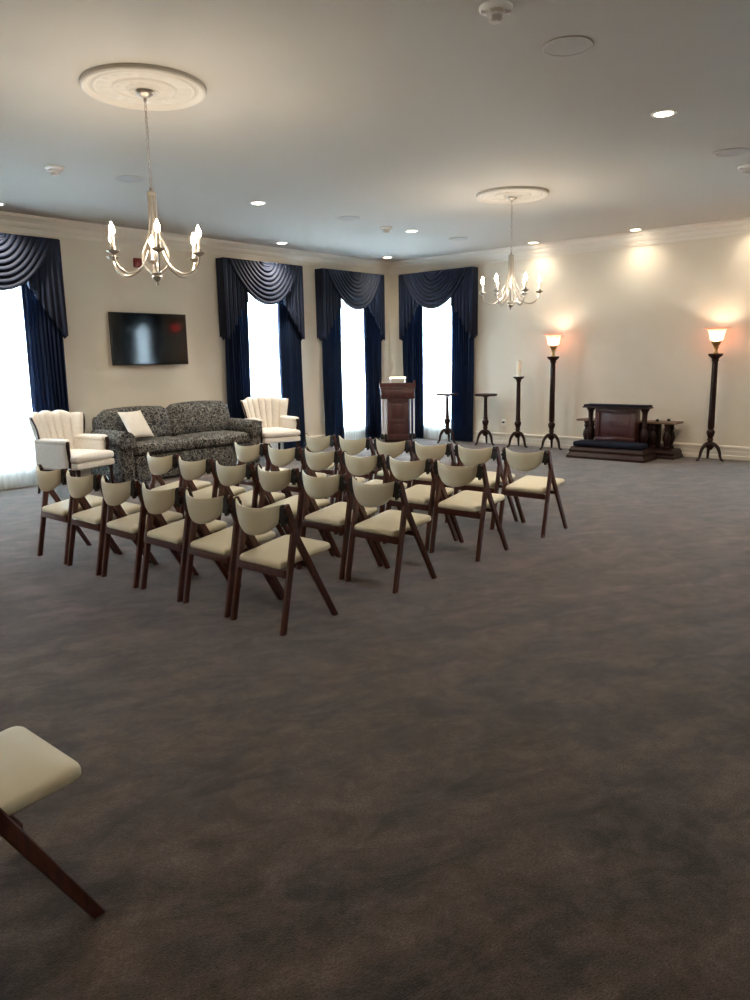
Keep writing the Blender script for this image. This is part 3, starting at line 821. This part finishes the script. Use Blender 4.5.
for s in (-1, 1):
    b = BM(); lathe(b, [(0.05, 0.17), (0.05, 0.22), (0.035, 0.24), (0.05, 0.30), (0.066, 0.36), (0.055, 0.42), (0.035, 0.47), (0.045, 0.50), (0.035, 0.53), (0.04, 0.68), (0.045, 0.72), (0.065, 0.75), (0.07, 0.775)], 20, s * 0.44, 0.04)
    obj('turned_post', b, DWOOD, al, angle=35)
b = BM(); bbox(b, -0.505, 0.505, -0.09, 0.16, 0.775, 0.82, 0.008); bbox(b, -0.52, 0.52, -0.105, 0.175, 0.775, 0.797, 0.006); obj('tabletop', b, DWOOD, al)
b = BM(); bbox(b, -0.507, 0.507, -0.094, 0.16, 0.80, 0.828, 0.007); obj('top_cloth', b, NAVYV, al, label='navy top covering')
bn = thing('low_bench', 'low dark bench with tan plank top standing behind the altar', 'bench', (-0.29, -5.19, 0), -PI / 2)
b = BM(); bbox(b, -0.82, 0.82, -0.16, 0.16, 0.53, 0.562, 0.006); obj('bench_top', b, TANWOOD, bn)
b = BM(); moulded(b, 0.80, -0.18, 0.20, 0.0, 0.07, 0.03); moulded(b, 0.78, -0.17, 0.19, 0.07, 0.135, 0.03); obj('plinth', b, DWOOD, bn, smooth=False)
b = BM(); bbox(b, -0.52, 0.52, 0.02, 0.06, 0.13, 0.535, 0.005); obj('back_panel', b, DWOOD, bn)
for x in (-0.66, -0.44, 0.44, 0.66):
    for yy in ((-0.10, 0.10) if abs(x) > .5 else (-0.10,)):
        b = BM(); lathe(b, [(0.045, 0.13), (0.05, 0.17), (0.03, 0.19), (0.05, 0.26), (0.062, 0.31), (0.05, 0.37), (0.028, 0.42), (0.045, 0.45), (0.035, 0.48), (0.05, 0.535)], 18, x, yy); obj('turned_post', b, DWOOD, bn, angle=35)
for k, (x, yy, w) in enumerate(((0.50, -0.09, 'closer to the altar top'), (0.63, 0.04, 'closer to the floor lamp'))):
    g = thing('wooden_knob', 'small dark round weight on the low bench, %s' % w, 'ornament', (-0.29 + yy, -5.19 - x, 0.562), 0, 'dark weights on the low bench')
    b = BM(); lathe(b, [(0.02, 0), (0.018, 0.008), (0.026, 0.016), (0.028, 0.028), (0.018, 0.038), (0.001, 0.04)], 16); obj('knob', b, BLACK, g)
    b = BM(); lathe(b, [(0.03, 0), (0.03, 0.006), (0.001, 0.006)], 16); obj('base', b, DWOOD, g)

# ------------------------------------------------------------------ lectern in the corner
lc = thing('lectern', 'red mahogany lectern with slim pale posts standing in the room corner', 'lectern', (-0.95, -0.95, 0), -PI / 4 - 0.06)
b = BM(); moulded(b, 0.29, -0.2, 0.2, 0.0, 0.05, 0.03); bbox(b, -0.26, 0.26, -0.19, 0.19, 0.05, 0.10, 0.006); obj('base', b, DWOOD, lc, smooth=False)
b = BM(); bbox(b, -0.20, 0.20, -0.14, 0.16, 0.10, 0.86, 0.005)
for a, c, z0, z1 in ((-0.20, 0.20, 0.78, 0.86), (-0.20, 0.20, 0.10, 0.18), (-0.20, 0.20, 0.40, 0.46), (-0.20, -0.13, 0.18, 0.78), (0.13, 0.20, 0.18, 0.78)): bbox(b, a, c, -0.158, -0.138, z0, z1, 0.004)
obj('pedestal', b, RWOOD, lc)
for z0, z1 in ((0.49, 0.75), (0.21, 0.37)):
    b = BM(); bbox(b, -0.10, 0.10, -0.150, -0.139, z0, z1, 0.005); obj('front_panel', b, RWOOD, lc)
for s in (-1, 1):
    for xx in (0.235, 0.30):
        b = BM(); lathe(b, [(0.015, 0.20), (0.012, 0.30), (0.012, 0.80), (0.018, 0.855)], 12, s * xx, -0.15); p = obj('post', b, PEWTER, lc, label='slim pale metal post')
        b = BM(); bbox(b, s * xx - .03, s * xx + .03, -0.18, -0.12, 0.10, 0.185, 0.006); lathe(b, [(0.02, 0.185), (0.014, 0.205)], 12, s * xx, -0.15); obj('foot', b, BLACK, p)
b = BM(); bbox(b, -0.315, 0.315, -0.20, 0.20, 0.855, 1.045, 0.006); bbox(b, -0.335, 0.335, -0.22, 0.22, 1.045, 1.075, 0.006); bbox(b, -0.30, 0.30, -0.21, 0.19, 0.895, 1.01, 0.004)
obj('desk_box', b, RWOOD, lc)
b = BM()
for s in (-1, 1):
    lo, hi = sorted((s * 0.30, s * 0.335)); prism(b, [(-0.21, 1.075), (0.21, 1.075), (0.21, 1.10), (-0.21, 1.20)], lo, hi, 'x')
box(b, -0.30, 0.30, -0.215, -0.19, 1.075, 1.13)
prism(b, [(-0.19, 1.075), (0.21, 1.075), (0.21, 1.085), (-0.19, 1.15)], -0.30, 0.30, 'x')
obj('reading_slope', b, RWOOD, lc)
b = BM(); tube(b, spline([(-0.135, -0.16, 1.15), (-0.14, -0.16, 1.19), (-0.135, -0.16, 1.235)]), 0.018, 10); tube(b, spline([(0.135, -0.16, 1.15), (0.14, -0.16, 1.19), (0.135, -0.16, 1.235)]), 0.018, 10)
rl = thing('reading_lamp', 'small arched reading lamp glowing on top of the lectern', 'lamp', (-0.95, -0.95, 0), -PI / 4 - 0.06)
obj('support', b, PEWTER, rl)
b = BM(); bbox(b, -0.155, 0.155, -0.185, -0.135, 1.232, 1.262, 0.008); obj('shade', b, READG, rl)

# ------------------------------------------------------------------ daylight
w = bpy.data.worlds.new('sky'); S.world = w; w.use_nodes = True
bg = w.node_tree.nodes['Background']
bg.inputs['Color'].default_value = (0.70, 0.86, 1.0, 1); bg.inputs['Strength'].default_value = 11.0

# ------------------------------------------------------------------ camera
yaw, pitch, roll = math.radians(49.0305), math.radians(10.605), math.radians(-1.0379)
fw = Vector((sin(yaw) * cos(pitch), cos(yaw) * cos(pitch), -sin(pitch)))
r = Vector((cos(yaw), -sin(yaw), 0)); u = r.cross(fw)
r2 = r * cos(roll) + u * sin(roll); u2 = -r * sin(roll) + u * cos(roll)
cd_ = bpy.data.cameras.new('camera'); co = bpy.data.objects.new('camera', cd_); COL.objects.link(co)
Mx = Matrix((r2, u2, -fw)).transposed().to_4x4(); Mx.translation = Vector((-12.1385, -10.0553, 1.6))
co.matrix_world = Mx
cd_.sensor_fit = 'VERTICAL'; cd_.sensor_height = 24; cd_.sensor_width = 18; cd_.lens = 753.82 / 1000 * 24
cd_.clip_start = 0.05; cd_.clip_end = 100
S.camera = co
S.view_settings.view_transform = 'Standard'; S.view_settings.look = 'None'; S.view_settings.gamma = 1; S.view_settings.use_curve_mapping = False
S.view_settings.exposure = 1.97
S.cycles.use_denoising = True
S.cycles.max_bounces = 10; S.cycles.diffuse_bounces = 6; S.cycles.transparent_max_bounces = 8
S.cycles.sample_clamp_indirect = 6.0
S.cycles.caustics_reflective = False; S.cycles.caustics_refractive = False
